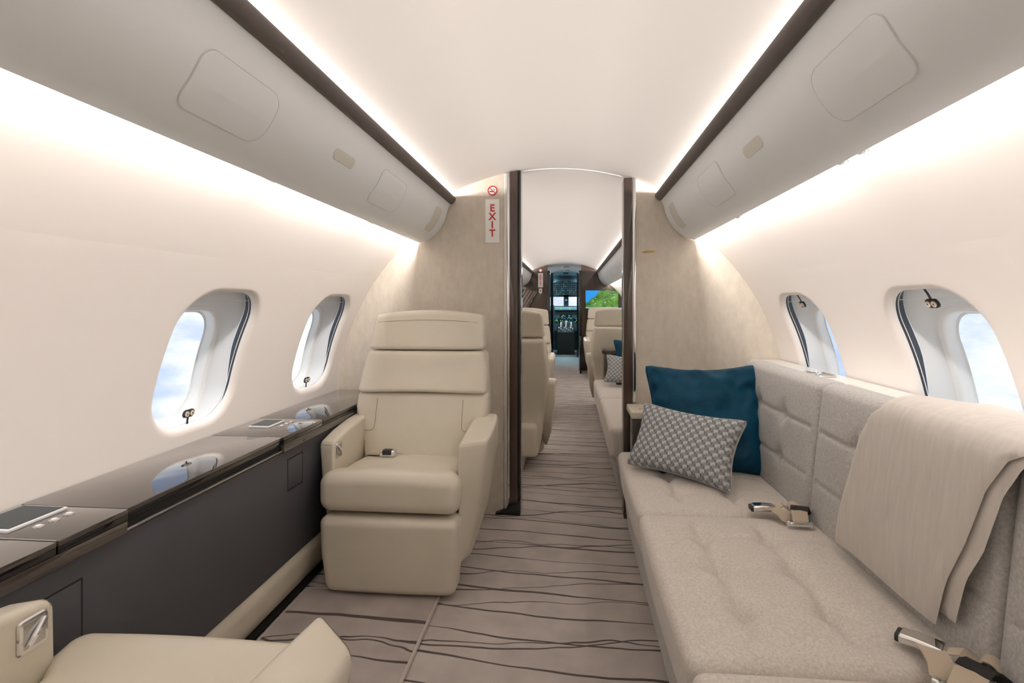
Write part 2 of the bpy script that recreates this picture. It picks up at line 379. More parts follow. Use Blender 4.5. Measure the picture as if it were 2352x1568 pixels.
# sidewalls with window openings
OW, OH, OR, SC = .212, .262, .15, .380     # opening half sizes, corner radius, centre arc length
WIN = {-1: [-.90, -.10, .66, 1.66, 2.46, 3.6, 4.4, 5.2, 6.0, 6.8, 7.6], 1: [-.86, -.06, .74, 1.54, 2.35, 3.5, 4.3, 5.1, 5.9, 6.7, 7.5]}
S_LO, S_HI, S_BOT, S_TOP = .055, .745, R0 * A_BOT, R0 * A_TOP
def build_wall(sx, name, label):
    vs = []; fs = []
    def grid(y0, y1, s0, s1, ny, ns):
        b = len(vs)
        for i in range(ny + 1):
            for j in range(ns + 1): vs.append(wall_pt(sx, y0 + (y1 - y0) * i / ny, s0 + (s1 - s0) * j / ns))
        for i in range(ny):
            for j in range(ns):
                q = b + i * (ns + 1) + j; fs.append((q, q + 1, q + ns + 2, q + ns + 1))
    grid(AFT, FWD, S_BOT, S_LO, 8, 12); grid(AFT, FWD, S_HI, S_TOP, 8, 12)
    # closing strip up behind the bins to the ceiling edge
    b = len(vs)
    for y in (AFT, FWD):
        vs.append(wall_pt(sx, y, S_TOP)); vs.append(Vector((sx * .72, y, 1.62))); vs.append(Vector((sx * .66, y, ceil_z(.66))))
    fs.append((b, b + 1, b + 4, b + 3)); fs.append((b + 1, b + 2, b + 5, b + 4))
    ws = WIN[sx]; edges = [AFT]
    for k, yc in enumerate(ws):
        edges += [yc - .36, yc + .36]
    edges += [FWD]
    for a, c in zip(edges[::2], edges[1::2]):
        if c - a > 1e-4: grid(a, c, S_LO, S_HI, 2, 24)
    ring = rrect(OW, OH, OR, 10, 8); n = len(ring)
    for yc in ws:
        outer = []
        for (u, v) in ring:  # project the ring point out to the bay's rectangle
            du, dv = .36, (S_HI - SC) if v > 0 else (SC - S_LO)
            k = min(du / abs(u) if abs(u) > 1e-6 else 9e9, dv / abs(v) if abs(v) > 1e-6 else 9e9); outer.append((u * k, v * k))
        # make the nearest outer points hit the rectangle corners exactly
        for cu, cv in ((.36, S_HI - SC), (-.36, S_HI - SC), (-.36, S_LO - SC), (.36, S_LO - SC)):
            j = min(range(n), key=lambda q: (outer[q][0] - cu) ** 2 + (outer[q][1] - cv) ** 2); outer[j] = (cu, cv)
        lev = []
        for k in range(7):
            t = k / 6; t = 1 - (1 - t) ** 1.5
            lev.append([(o[0] + (r[0] - o[0]) * t, o[1] + (r[1] - o[1]) * t, 0) for o, r in zip(outer, ring)])
        for k in range(1, 7):   # bullnose lip
            a = PI / 2 * k / 6; ins = .026 * math.sin(a); dp = .022 * (1 - math.cos(a))
            lev.append([(p[0], p[1], dp) for p in rrect(OW - ins, OH - ins, OR - ins, 10, 8)])
        b = len(vs)
        for L_ in lev:
            for (u, v, d) in L_: vs.append(wall_pt(sx, yc + u, SC + v, d))
        for k in range(len(lev) - 1):
            for i in range(n): fs.append((b + k * n + i, b + k * n + (i + 1) % n, b + (k + 1) * n + (i + 1) % n, b + (k + 1) * n + i))
    o = obj_py(name, vs, fs, M['wall'], smooth=60)
    tag(o, label, 'wall', kind='structure'); return o
wl = build_wall(-1, 'wall_left', 'curved cream sidewall with windows above the dark ledge')
wr = build_wall(1, 'wall_right', 'curved cream sidewall with windows above the grey sofa')

# ceiling
vs = []; fs = []; xs = [-.66 + 1.32 * k / 40 for k in range(41)]
for y in (AFT, 2.80, FWD, 11.3):
    for x in xs: vs.append((x, y, ceil_z(x)))
for r in range(3):
    for k in range(40): fs.append((r * 41 + k, r * 41 + k + 1, (r + 1) * 41 + k + 1, (r + 1) * 41 + k))
ce = obj_py('ceiling', vs, fs, M['ceiling']); tag(ce, 'smooth arched white ceiling panel running the length of the cabin', 'ceiling', kind='structure')
tr = tube('ceiling_joint', [(x, 2.80, ceil_z(x) - .0005) for x in [-.17 + .54 * k / 12 for k in range(13)]], .004, M['frame'], ce)
# aft wall behind the camera
def bulk_poly(x0, x1):
    """outline of the cabin section between x0 and x1"""
    pts = [(x, z) for x, z in HALF] ; full = [(-x, z) for x, z in HALF] + [(x, z) for x, z in HALF[::-1]][1:]
    res = []
    for x, z in full:
        if x0 < x < x1: res.append((x, z))
    def zt(x): return ceil_z(x)
    if x0 > -1: res = [(x0, 0), (x0, zt(x0))] + res
    if x1 < 1: res = res + [(x1, zt(x1)), (x1, 0)]
    return res
aw = prism('wall_back', bulk_poly(-9, 9), 1, AFT - .05, AFT, M['fabric']); tag(aw, 'beige fabric wall closing the cabin behind the viewpoint', 'wall', kind='structure')

# ------------------------------------------------------------------ window assemblies
def window(idx, sx, yc, where, detail, btn):
    w = bpy.data.objects.new('window_%d' % idx, None); link(w); w.location = wall_pt(sx, yc, SC, 0); w.empty_display_size = .05
    tag(w, where, 'window', kind='structure')
    off = -w.location
    n = len(rrect(1, 1, .5, 10, 8))
    def P(u, v, d, sc=SC): return wall_pt(sx, yc + u, sc + v, d) + off
    def rings(name, levels, mat, parent=w):
        vs = []; fs = []
        for L_ in levels: vs += L_
        for k in range(len(levels) - 1):
            for i in range(n): fs.append((k * n + i, k * n + (i + 1) % n, (k + 1) * n + (i + 1) % n, (k + 1) * n + i))
        return obj_py(name, vs, fs, mat, parent, smooth=50)
    w0, h0, r0 = OW - .026, OH - .026, OR - .026
    ring0 = rrect(w0, h0, r0, 10, 8); ring1 = rrect(w0 + .006, h0 + .006, r0 + .006, 10, 8)
    # dark slot of the shade, deep on the sides and top, closing towards the sill
    def dep(v): return .022 + .004 + .026 * max(0, min(1, (v + h0 * .85) / (h0 * .9)))
    rings('shade_track', [[P(u, v, .022) for u, v in ring0], [P(u, v, .024) for u, v in ring1], [P(u, v, dep(v)) for u, v in ring1]], M['track'])
    # tapered reveal to the fuselage window
    HW, HH, HR, SO = .148, .186, .10, .262 * R0 - SC
    lv = []
    for k in range(9):
        t = k / 8; e = t ** .8
        rr = rrect(w0 + .004 + (HW + .022 - w0 - .004) * e, h0 + .004 + (HH + .022 - h0 - .004) * e, r0 + (HR + .022 - r0) * e, 10, 8)
        lv.append([P(u, v + SO * e, dep(v) * (1 - t) + .105 * t) for u, v in rr])
    rings('reveal', lv, M['reveal'])
    fr = [[P(u, v + SO, .103) for u, v in rrect(HW + .024, HH + .024, HR + .024, 10, 8)], [P(u, v + SO, .104) for u, v in rrect(HW + .006, HH + .006, HR + .006, 10, 8)],
          [P(u, v + SO, .112) for u, v in rrect(HW, HH, HR, 10, 8)], [P(u, v + SO, .135) for u, v in rrect(HW - .006, HH - .006, HR - .006, 10, 8)], [P(u, v + SO, .137) for u, v in rrect(HW - .014, HH - .014, HR - .014, 10, 8)]]
    rings('window_frame', fr, M['frame'])
    def disc(name, rr, so, d, mat):
        vs = [P(0, so, d)] + [P(u, v + so, d) for u, v in rr]; fs = [(0, i + 1, (i + 1) % n + 1) for i in range(n)]
        return obj_py(name, vs, fs, mat, w)
    disc('outer_pane', rrect(HW - .008, HH - .008, HR - .008, 10, 8), SO, .128, M['glass'])
    if detail:
        disc('inner_pane', rrect(w0 + .004, h0 + .004, r0 + .004, 10, 8), 0, .030, M['glass'])
        tube('pane_edge', [P(u, v, .031) for u, v in ring0], .0013, M['frame'], w, n=5, closed=True)
        # light seam across the top of the pane
        tube('pane_seam', [P(-.15 + .30 * k / 6, h0 * .84, .031) for k in range(7)], .0011, M['frame'], w, n=5)
        if btn:
            v0 = -h0 + .035 if btn < 0 else h0 - .048
            u0 = .0
            pl = rrect(.027, .0135, .0134, 6); m = len(pl)
            vs = [P(u0 + u, v0 + v, .027) for u, v in pl] + [P(u0 + u * .94, v0 + v * .94, .022) for u, v in pl]
            fs = [tuple(range(m, 2 * m))] + [(i, (i + 1) % m, m + (i + 1) % m, m + i) for i in range(m)]
            sw = obj_py('shade_switch', vs, fs, M['signblack'], w)
            for q, du in enumerate((-.012, .012)):
                c = P(u0 + du, v0, .0215); c2 = P(u0 + du, v0, .0185)
                bt = cyl('button', c, c2, .0092, M['button'], sw, 14)
                a = P(u0 + du, v0 + (.004 if q else -.004), .018); b1 = P(u0 + du - .0028, v0 + (-.002 if q else .002), .018); b2 = P(u0 + du + .0028, v0 + (-.002 if q else .002), .018)
                nn = (c2 - c).normalized() * .0005
                obj_py('arrow_mark', [a + nn, b1 + nn, b2 + nn, a - nn, b1 - nn, b2 - nn], [(0, 1, 2), (3, 5, 4), (0, 3, 4, 1), (1, 4, 5, 2), (2, 5, 3, 0)], M['signblack'], sw)
            e = -1 if btn < 0 else 1
            ribbon('switch_cable', [P(u0, v0 + e * .011, .0265), P(u0, v0 + e * .03, .026), P(u0, v0 + e * .05, .024)], (0, 1, 0), .006, .003, M['signblack'], sw)
    return w
k = 0
names = {(-1, 3): 'large oval window nearest the viewer above the dark ledge', (-1, 4): 'oval window beside the beige partition, above the dark ledge',
         (1, 3): 'large oval window behind the draped blanket', (1, 4): 'oval window above the corner of the sofa by the teal cushion'}
for sx in (-1, 1):
    for i, yc in enumerate(WIN[sx]):
        k += 1; near = i in (3, 4)
        lab = names.get((sx, i), ('oval window in the left sidewall, number %d from the aft end' if sx < 0 else 'oval window in the right sidewall, number %d from the aft end') % (i + 1))
        window(k, sx, yc, lab, near or i == 2, (-1 if sx < 0 else 1) if near else 0)

# ------------------------------------------------------------------ overhead bins
BINP = [(.566, 1.690), (.577, 1.668), (.584, 1.645), (.591, 1.615), (.603, 1.585), (.619, 1.556), (.640, 1.529), (.664, 1.507), (.690, 1.490), (.716, 1.479), (.742, 1.474)]
def bin_pt(t):
    """point and outward normal on the bin face, t = 0 at the rail, 1 at the lower edge"""
    seg = [math.dist(BINP[q], BINP[q + 1]) for q in range(len(BINP) - 1)]; f = max(0, min(.99999, t)) * sum(seg); i = 0
    while f > seg[i]: f -= seg[i]; i += 1
    g = f / seg[i]
    a, b = BINP[i], BINP[i + 1]; x = a[0] + (b[0] - a[0]) * g; z = a[1] + (b[1] - a[1]) * g
    def tn(q):
        p0 = BINP[max(q - 1, 0)]; p1 = BINP[min(q + 1, len(BINP) - 1)]; return Vector((p1[0] - p0[0], p1[1] - p0[1])).normalized()
    tv = (tn(i) * (1 - g) + tn(i + 1) * g).normalized()
    return x, z, (tv.y, -tv.x)
def overhead_bin(sx, y0, y1, label, items, group):
    t = thing('overhead_bin', label, 'bin', (sx * .65, y0, 1.474), 0, group); off = -t.location
    body = BINP + [(.745, 1.477), (.741, 1.483), (.705, 1.500), (.702, 1.54), (.68, 1.62), (.650, 1.665), (.60, 1.692)]
    vs = []; fs = []; n = len(body)
    for y in (y0, y1):
        for x, z in body: vs.append(Vector((sx * x, y, z)) + off)
    for i in range(n): fs.append((i, (i + 1) % n, n + (i + 1) % n, n + i))
    fs += [tuple(range(n)), tuple(range(n, 2 * n))]
    obj_py('shell', vs, fs, M['bin'], t, smooth=50)
    # leather rail on the upper edge
    rp = []
    for k in range(14):
        a = 2 * PI * k / 14; u = math.cos(a); v = math.sin(a); pu = .024 * (abs(u) ** .7) * (1 if u > 0 else -1); pv = .017 * v
        rp.append((.557 - .62 * pu - .78 * pv, 1.706 + .78 * pu - .62 * pv))
    vs = []; fs = []
    for y in (y0, y1):
        for x, z in rp: vs.append(Vector((sx * x, y, z)) + off)
    for i in range(14): fs.append((i, (i + 1) % 14, 14 + (i + 1) % 14, 14 + i))
    fs += [tuple(range(14)), tuple(range(14, 28))]
    obj_py('rail', vs, fs, M['rail'], t, smooth=60)
    for (nm, ya, yb, ta, tb, r, lift, mt, skew) in items:
        nn = 7; ring = rrect((yb - ya) / 2, .5, .5, nn)
        L_ = sum(math.dist(BINP[i], BINP[i + 1]) for i in range(len(BINP) - 1)) * (tb - ta)
        ring = rrect((yb - ya) / 2, L_ / 2, r, nn, 8); m = len(ring); vs = []; fs = []
        levels = [(1.0, -.0015), (1.0, lift * .4), (1 - .10 * r / max(L_, .01), lift), (.9, lift), (.78, lift), (.64, lift), (.5, lift), (.36, lift), (.22, lift), (.05, lift)]
        for (sc, h) in levels:
            for (u, v) in ring:
                x, z, nr = bin_pt((ta + tb) / 2 + v * sc / L_ * (tb - ta)); yy = (ya + yb) / 2 + u * sc + skew * v * sc
                vs.append(Vector((sx * (x + nr[0] * h), yy, z + nr[1] * h)) + off)
        for k in range(len(levels) - 1):
            for i in range(m): fs.append((k * m + i, k * m + (i + 1) % m, (k + 1) * m + (i + 1) % m, (k + 1) * m + i))
        fs.append(tuple(range((len(levels) - 1) * m, len(levels) * m)))
        hp = obj_py(nm, vs, fs, mt, t, smooth=35)
        if nm != 'reading_lamp_lens': tube('shadow_line', [v for v in vs[m:2 * m]], .0016, M['shadow_line'], hp, 5, True)  # outline tube whose grey stands in for the shadow in the edge groove
    return t
def bin_items(d):
    H_, Lm = M['binhatch'], M['binlamp']
    return [('service_hatch', .885 + d, 1.14 + d, .26, .70, .036, .0035, H_, 0), ('reading_lamp_lens', 1.45 + d * .6, 1.59 + d * .6, .335, .455, .016, .002, Lm, 0),
            ('service_hatch', 1.81, 2.09, .22, .68, .034, .003, H_, 0), ('speaker_grille', 2.55, 2.66, .20, .66, .025, .0035, Lm, 0)]
bl = overhead_bin(-1, AFT, 2.775, 'long white overhead bin above the dark ledge and cream seat', bin_items(.015), 'overhead bins')
br = overhead_bin(1, AFT, 2.775, 'long white overhead bin above the grey sofa', bin_items(0), 'overhead bins')
for sx, yy, bb in ((1, 1.28, br), (1, 1.37, br), (1, 2.17, br), (-1, 1.42, bl), (-1, 2.17, bl)):
    off = -bb.location
    c = Vector((sx * .772, yy, 1.497)); dn = Vector((sx * .25, -.1, -1)).normalized()
    tube('air_nozzle', [c + off + dn * (-.03), c + off + dn * .0, c + off + dn * .008, c + off + dn * .012], [.013, .0135, .012, .007], M['chrome'], bb, 16)
fb1 = overhead_bin(-1, 2.845, FWD - .01, 'far overhead bin on the left beyond the partition doorway', [('service_hatch', 7.2, 7.6, .25, .82, .04, .003, M['binhatch'], 0)], 'far overhead bins')
fb2 = overhead_bin(1, 2.845, FWD - .01, 'far overhead bin on the right beyond the partition doorway', [('service_hatch', 5.4, 5.8, .25, .82, .04, .003, M['binhatch'], 0), ('service_hatch', 6.8, 7.2, .25, .82, .04, .003, M['binhatch'], 0)], 'far overhead bins')

# ------------------------------------------------------------------ partition with the doorway
YB0, YB1 = 2.78, 2.835
pl = thing('wall_front', 'beige fabric partition with an open doorway to the forward cabin', 'wall', (0, YB0, 0)); pl['kind'] = 'structure'
def shift_y(p): return Vector((p.x, p.y - YB0, p.z))
prism('partition_panel', bulk_poly(-9, -.252), 1, YB0, YB1, M['fabric'], pl, fn=shift_y)
prism('partition_panel', bulk_poly(.436, 9), 1, YB0, YB1, M['fabric'], pl, fn=shift_y)
def post(x0, x1, y0, y1, mat, nm, z0=0, bev=.003):
    zt = min(ceil_z(x0), ceil_z(x1)) - .002
    return box(nm, (x0, y0 - YB0, z0), (x1, y1 - YB0, zt), mat, pl, bev)
post(-.268, -.252, YB0 - .012, YB0 + .002, M['cream'], 'edge_strip')
post(-.252, -.237, YB0 - .014, YB1, M['chrome'], 'chrome_strip')
post(-.237, -.192, YB0 - .030, YB1 + .01, M['veneer'], 'door_post', bev=.006)
post(-.1915, -.177, YB0 - .018, YB1 + .03, M['black'], 'door_post', bev=.003)
post(.370, .418, YB0 - .030, YB1 + .02, M['veneer'], 'door_post', bev=.008)
post(.418, .436, YB0 - .016, YB1, M['chrome'], 'chrome_strip', bev=.004)
prism('post_foot', [(-.178, 0), (-.178, .085), (-.196, .07), (-.240, .07), (-.256, .03), (-.315, .006), (-.315, 0)], 1, -.035, .07, M['black'], pl, .003)
# signs
def text_mesh(name, txt, size, mat, parent, loc, depth=.0008, sx=1.0, bold=0):
    cu = bpy.data.curves.new('t', 'FONT'); cu.body = txt; cu.size = size; cu.extrude = depth; cu.align_x = 'CENTER'; cu.align_y = 'CENTER'; cu.offset = bold
    to = bpy.data.objects.new('t', cu); link(to); bpy.context.view_layer.update()
    me = bpy.data.meshes.new_from_object(to.evaluated_get(bpy.context.evaluated_depsgraph_get())); bpy.data.objects.remove(to)
    me.transform(Matrix.Diagonal((sx, 1, 1, 1))); me.transform(Matrix.Rotation(PI / 2, 4, 'X')); me.transform(Matrix.Translation(loc))
    me.materials.clear(); me.materials.append(mat); me.name = name
    return link(bpy.data.objects.new(name, me), parent)
def exit_sign(x, y, z0, z1, w, label, txt=True):
    t = thing('exit_sign', label, 'sign', (x, y, z0)); h = z1 - z0
    box('plate', (-w / 2, -.006, 0), (w / 2, 0, h), M['white'], t, .002)
    zs = [.855, .625, .405, .21] if True else []
    for ch, f in zip('EXIT', (.79, .595, .405, .215)):
        text_mesh('letter', ch, h * .225, M['red'], t, (0, -.0068, h * f), bold=.0014 if h > .2 else .001)
    return t
def no_smoking(x, y, z, r, label):
    t = thing('no_smoking_sign', label, 'sign', (x, y, z))
    cyl('disc', (0, 0, 0), (0, -.003, 0), r, M['white'], t, 28)
    bm = bmesh.new(); tube_geo(bm, [(r * .88 * math.cos(2 * PI * k / 28), -.0035, r * .88 * math.sin(2 * PI * k / 28)) for k in range(28)], r * .13, 6, True)
    obj_bm('ring', bm, M['red'], t)
    box('cigarette', (-r * .6, -.0045, -r * .27), (r * .35, -.003, -r * .09), M['signblack'], t)
    tube('smoke', [(r * .42, -.004, -r * .05), (r * .45, -.004, r * .2), (r * .25, -.004, r * .3), (r * .1, -.004, r * .42)], r * .05, M['signblack'], t, 5)
    tube('slash', [(-r * .62, -.005, r * .62), (r * .62, -.005, -r * .62)], r * .085, M['red'], t, 6)
    return t
exit_sign(-.334, YB0, 1.470, 1.708, .078, 'white vertical exit sign with red letters on the beige partition')
no_smoking(-.334, YB0, 1.755, .027, 'round no smoking sign above the exit sign on the beige partition')
pt = thing('brass_plate', 'small narrow brass plate on the right half of the beige partition', 'plate', (.505, YB0, 1.408))
box('plate', (-.036, -.003, 0), (.036, 0, .012), M['brass'], pt, .001)
for k in range(6): box('engraved_mark', (-.026 + k * .009, -.0034, .004), (-.021 + k * .009, -.003, .008), M['signblack'], pt)

# ------------------------------------------------------------------ left side: ledge, charcoal side panel, kick panel
def side_ledge():
    t = thing('side_ledge', 'glossy dark lacquered side ledge under the left windows', 'ledge', (-1.05, .6, .60)); off = -t.location
    def bx(nm, lo, hi, mat, par=None, bev=.003):
        return box(nm, Vector(lo) + off, Vector(hi) + off, mat, par or t, bev)
    segs = [(AFT, .931, -.926, .66), (.9345, 1.097, -.926, .66), (1.100, 1.742, -.931, .66), (1.745, 2.03, -.926, .66), (2.033, 2.772, -.926, .66)]
    for (a, b, xf, z) in segs:
        bx('top_panel', (-1.203, a, .648), (xf, b, z), M['gloss'], None, .002)
        bx('front_edge', (-1.19, a, .634), (xf - .001, b, .6475), M['black'], None, .001)
    for (a, b) in ((AFT, 1.095), (1.746, 2.772)): bx('fascia', (-.97, a, .606), (-.926, b, .633), M['gloss'], None, .001)
    bx('slot_rail', (-.975, 1.098, .607), (-.930, 1.744, .614), M['steel'], None, .002)
    bx('slot', (-1.0, 1.098, .606), (-.942, 1.744, .634), M['gap'], None, 0)
    bx('steel_inlay', (-1.19, .932, .658), (-.93, .9355, .6608), M['steel'], None, 0)
    for (y0, y1, x0, x1, nb) in ((.955, 1.083, -1.172, -1.062, 3), (1.868, 1.978, -1.142, -1.058, 3)):
        fr = bx('control_screen', (x0, y0, .6595), (x1, y1, .6665), M['bezel'], None, .002)
        bx('display', (x0 + .005, y0 + .006, .665), (x1 - .005, y1 - .006, .6675), M['screen'], fr, 0)
        for q in range(nb):
            y = y0 + .035 + q * .033; c = Vector((x1 + .030, y, .660)) + off
            kn = tube('knob', [c, c + Vector((0, 0, .002)), c + Vector((0, 0, .003))], [.010, .010, .008], M['chrome'], t, 16)
            cc = c + Vector((0, 0, .0032)); cyl('knob_cap', cc, cc + Vector((0, 0, .001)), .0055, M['white'], kn, 10)
    return t
side_ledge()
sp = thing('wainscot', 'matte charcoal lower side panel beneath the dark ledge', 'panel', (-.95, .6, 0)); off = -sp.location
def sbx(nm, lo, hi, mat, par=sp, bev=.003): return box(nm, Vector(lo) + off, Vector(hi) + off, mat, par, bev)
sbx('panel_face', (-.985, AFT, .195), (-.935, 2.775, .604), M['dado'], sp, .006)
for (y0, y1, z0, z1) in ((.72, .99, .405, .553), (1.785, 1.885, .455, .565)):
    g = sbx('door_gap', (-.95, y0 - .004, z0 - .004), (-.9345, y1 + .004, z1 + .004), M['gap'], sp, 0)
    sbx('access_door', (-.95, y0, z0), (-.9335, y1, z1), M['dado'], sp, .002)
KP = [(-.99, .198), (-.945, .196), (-.938, .185), (-.937, .15), (-.945, .10), (-.966, .05), (-.997, .012), (-1.01, .012)]
prism('kick_panel', [(x + .95, z) for x, z in KP], 1, AFT - .6, 2.775 - .6, M['leather'], sp)
sbx('floor_gap', (-1.05, AFT, .001), (-.968, 2.775, .010), M['gap'], sp, 0)

# carpet mat under the facing seats
mt = thing('carpet_mat', 'bound carpet mat on the floor between the two cream seats', 'mat', (-.683, .7, 0))
softbox('pile', (.266, 1.25, .0065), .006, M['mat'], mt, (2, 4, 1), 2, center=(0, 0, .0065))
rr = rrect(.268, 1.252, .02, 4); tube('binding', [(u, v, .0075) for u, v in rr], .0065, M['binding'], mt, 6, True)

# ------------------------------------------------------------------ cream leather seats
BACK_W = [(.38, .225), (.50, .255), (.58, .296), (.66, .312), (.80, .300), (.915, .282), (1.0, .275), (1.12, .262)]
def seat(loc, rz, label, aisle, recline=0.0, detail=True, group='cream leather seats', name='leather_seat'):
    t = thing(name, label, 'seat', loc, rz, group); a = aisle; Lm = M['leather']
    def lean(z): return .045 - (.33 + recline) * max(0, z - .42)
    # base
    softbox('pedestal', (.13, .17, .06), .015, Lm, t, (2, 2, 1), 2, center=(0, .02, .06))
    softbox('seat_pan', (.235, .24, .11), .03, Lm, t, (2, 2, 2), 2, center=(0, .02, .225))
    # footrest
    def ff(p): return Vector((p.x * (1 - .05 * max(0, -p.z / .135)), p.y + .006 * (1 - (p.x / .26) ** 2) * (p.y > 0) + .012 * (p.z / .135) * (p.y > 0), p.z))
    softbox('footrest', (.270, .06, .150), .034, Lm, t, (10, 2, 6), 4, ff, center=(.006 * -a, .299, .170))
    # seat cushion with a rolled front
    def fs(p):
        y = p.y; k = max(0, min(1, (y - .06) / .07)); k = k * k * (3 - 2 * k)
        x = p.x * (.243 + .033 * k) / .27 - .006 * a * k
        z = p.z
        if z > 0: z += .014 * (1 - (p.x / .27) ** 2) * (1 - (y / .2) ** 2 * .5) + .012 * k - .014 * max(0, -y / .19)
        if y > .12 and z < 0: z += .0
        return Vector((x, y, z))
    softbox('seat_cushion', (.27, .195, .068), .046, Lm, t, (12, 8, 2), 5, fs, center=(0, .172, .402))
    # back: lumbar, middle and head pads on a shell
    def backpad(nm, z0, z1, depth, yoff, r, crown, n=(12, 2, 6), wk=1.0, arch=0, bulge=0, dip=0):
        zc = (z0 + z1) / 2; hz = (z1 - z0) / 2; hw = .30
        def fb(p):
            z = zc + p.z; zz = z; u = p.x / hw
            w = smooth_lerp(zz, BACK_W) * wk
            y = p.y + lean(zz) + yoff
            if p.y > 0: y += crown * (1 - u * u) + bulge * max(0, -p.z / hz) - .02 * max(0, abs(u) - .75) / .25
            return Vector((u * w, y, z + arch * (1 - u * u) * max(0, (p.z / hz)) + dip * (1 - u * u) * max(0, -p.z / hz)))
        return softbox(nm, (hw, depth / 2, hz), r, Lm, t, n, 4, fb)
    shell_w = [(.1, .235), (.3, .265), (.5, .29), (.64, .308), (.9, .285)]
    def fsh(p):
        z = .505 + p.z; w = smooth_lerp(z, shell_w); return Vector((p.x / .30 * w, p.y + lean(z) - .135 - .02 * (1 - (p.x / .3) ** 2) * (p.y < 0), z))
    softbox('back_shell', (.30, .055, .405), .03, Lm, t, (8, 2, 10), 3, fsh)
    backpad('lumbar_pad', .39, .728, .10, -.062, .022, .012)
    backpad('middle_pad', .722, .914, .115, -.058, .022, .010, bulge=.012, dip=.010)
    backpad('headrest', .919, 1.080, .12, -.062, .020, .008, arch=.026)
    # armrests: side panels that slant back at the front, rising to the rear
    poly = [(.282, .12), (.288, .40), (.286, .572), (.275, .588), (.15, .606), (0, .622), (-.13, .630), (-.15, .610), (-.148, .50), (-.11, .36), (-.02, .24), (.12, .145), (.22, .105)]
    for side, w in ((a, .098), (-a, .070)):
        x0, x1 = (.250, .250 + w)
        sl = .085 if side == a else .02
        def fa(p, side=side, x0=x0, w=w, sl=sl):
            f = (p.x - x0) / w; k = max(0, min(1, (p.y - .0) / .25)); q = smooth_lerp(p.z, [(.09, .22), (.30, .66), (.50, 1.0)]); p = Vector((x0 + (p.x - x0) * q, p.y, p.z))
            return Vector((side * (p.x + .012 * math.sin(max(0, min(1, (p.y + .15) / .43)) * PI) * f), p.y - sl * f * k, p.z - .006 * f))
        ar = prism('armrest', poly, 0, x0, x1, Lm, t, .016, 4, fa)
        if detail:
            pts = []
            for y in [.262 - .04 * k for k in range(11)]:
                z = lerp(y, [(-.13, .630), (0, .622), (.15, .606), (.275, .588)]); p = fa(Vector((x0 + w * .93, y, z - .007))); pts.append(p)
            tube('stitching', pts, .0022, M['seam'], ar, 5)
            if side == a:
                q = [fa(Vector((x0 + w + .001, y, .52))) for y in (.0, .06, .12)]
            else:
                # chrome recline handle set into the inner face
                px = -a * (x0 - .001)
                pl_ = rrect(.026, .030, .008, 4); m = len(pl_); sgn = a
                vs = [(px, .240 + u, .545 + v) for u, v in pl_] + [(px + sgn * .003, .240 + u * .92, .545 + v * .92) for u, v in pl_]
                fs_ = [tuple(range(m, 2 * m))] + [(i, (i + 1) % m, m + (i + 1) % m, m + i) for i in range(m)]
                esc = obj_py('recline_plate', vs, fs_, M['chrome'], ar)
                box('recess', (min(px + sgn * .003, px + sgn * .0036), .223, .524), (max(px + sgn * .003, px + sgn * .0036), .259, .567), M['steel'], esc)
                tube('recline_lever', [(px + sgn * .005, .258, .563), (px + sgn * .009, .240, .545), (px + sgn * .007, .227, .528)], [.004, .0055, .004], M['chrome'], esc, 8)
    if detail:
        # stitched seams on the lumbar pad and headrest
        def surf(x, z, extra=0.0):
            w = smooth_lerp(z, BACK_W); u = x / w; return Vector((x, .05 + lean(z) - .062 + .012 * (1 - u * u) - .02 * max(0, abs(u) - .75) / .25 + extra, z))
        for sg in (-1, 1):
            tube('stitching', [surf(sg * .20, z, .0003) for z in [.70 - .015 * k for k in range(8)]] + [surf(sg * x, z, .0003) for x, z in ((.203, .575), (.212, .566), (.23, .563), (.25, .564))], .0015, M['seam'], t, 5)
        tube('stitching', [Vector((x, .0607 + lean(1.045) - .062 + .008 * (1 - (x / .27) ** 2) - .02 * max(0, abs(x / .27) - .75) / .25, 1.045 + .026 * (1 - (x / .27) ** 2) * .56)) for x in [-.245 + .049 * k for k in range(11)]], .0012, M['seam'], t, 5)
        # lap belt and buckle on the cushion
        st = ribbon('belt_strap', [(a * -.235, .02, .455), (a * -.20, .035, .470), (a * -.15, .06, .478), (a * -.10, .075, .480)], (0, 1, .1), .046, .002, M['strap'], t)
        bkl = softbox('belt_buckle', (.034, .022, .014), .007, M['chrome'], t, (2, 2, 1), 2, center=(a * -.10, .082, .490))
        softbox('buckle_tongue', (.020, .016, .010), .003, M['signblack'], bkl, (1, 1, 1), 2, center=(a * -.10, .090, .4955))
        st2 = ribbon('belt_strap', [(a * .235, .0, .455), (a * .225, .06, .478), (a * .222, .10, .482)], (0, .1, 1), .046, .002, M['strap'], t)
        cyl('belt_anchor', (a * .232, .10, .50), (a * .218, .10, .50), .014, M['chrome'], t, 14)
    return t
SX = -.597
seat((SX, 2.25, 0), PI, 'cream leather seat facing the viewer before the beige partition', -1)
seat((SX, .575, .0135), 0, 'cream leather seat in the near left corner, facing away', 1, recline=.36)

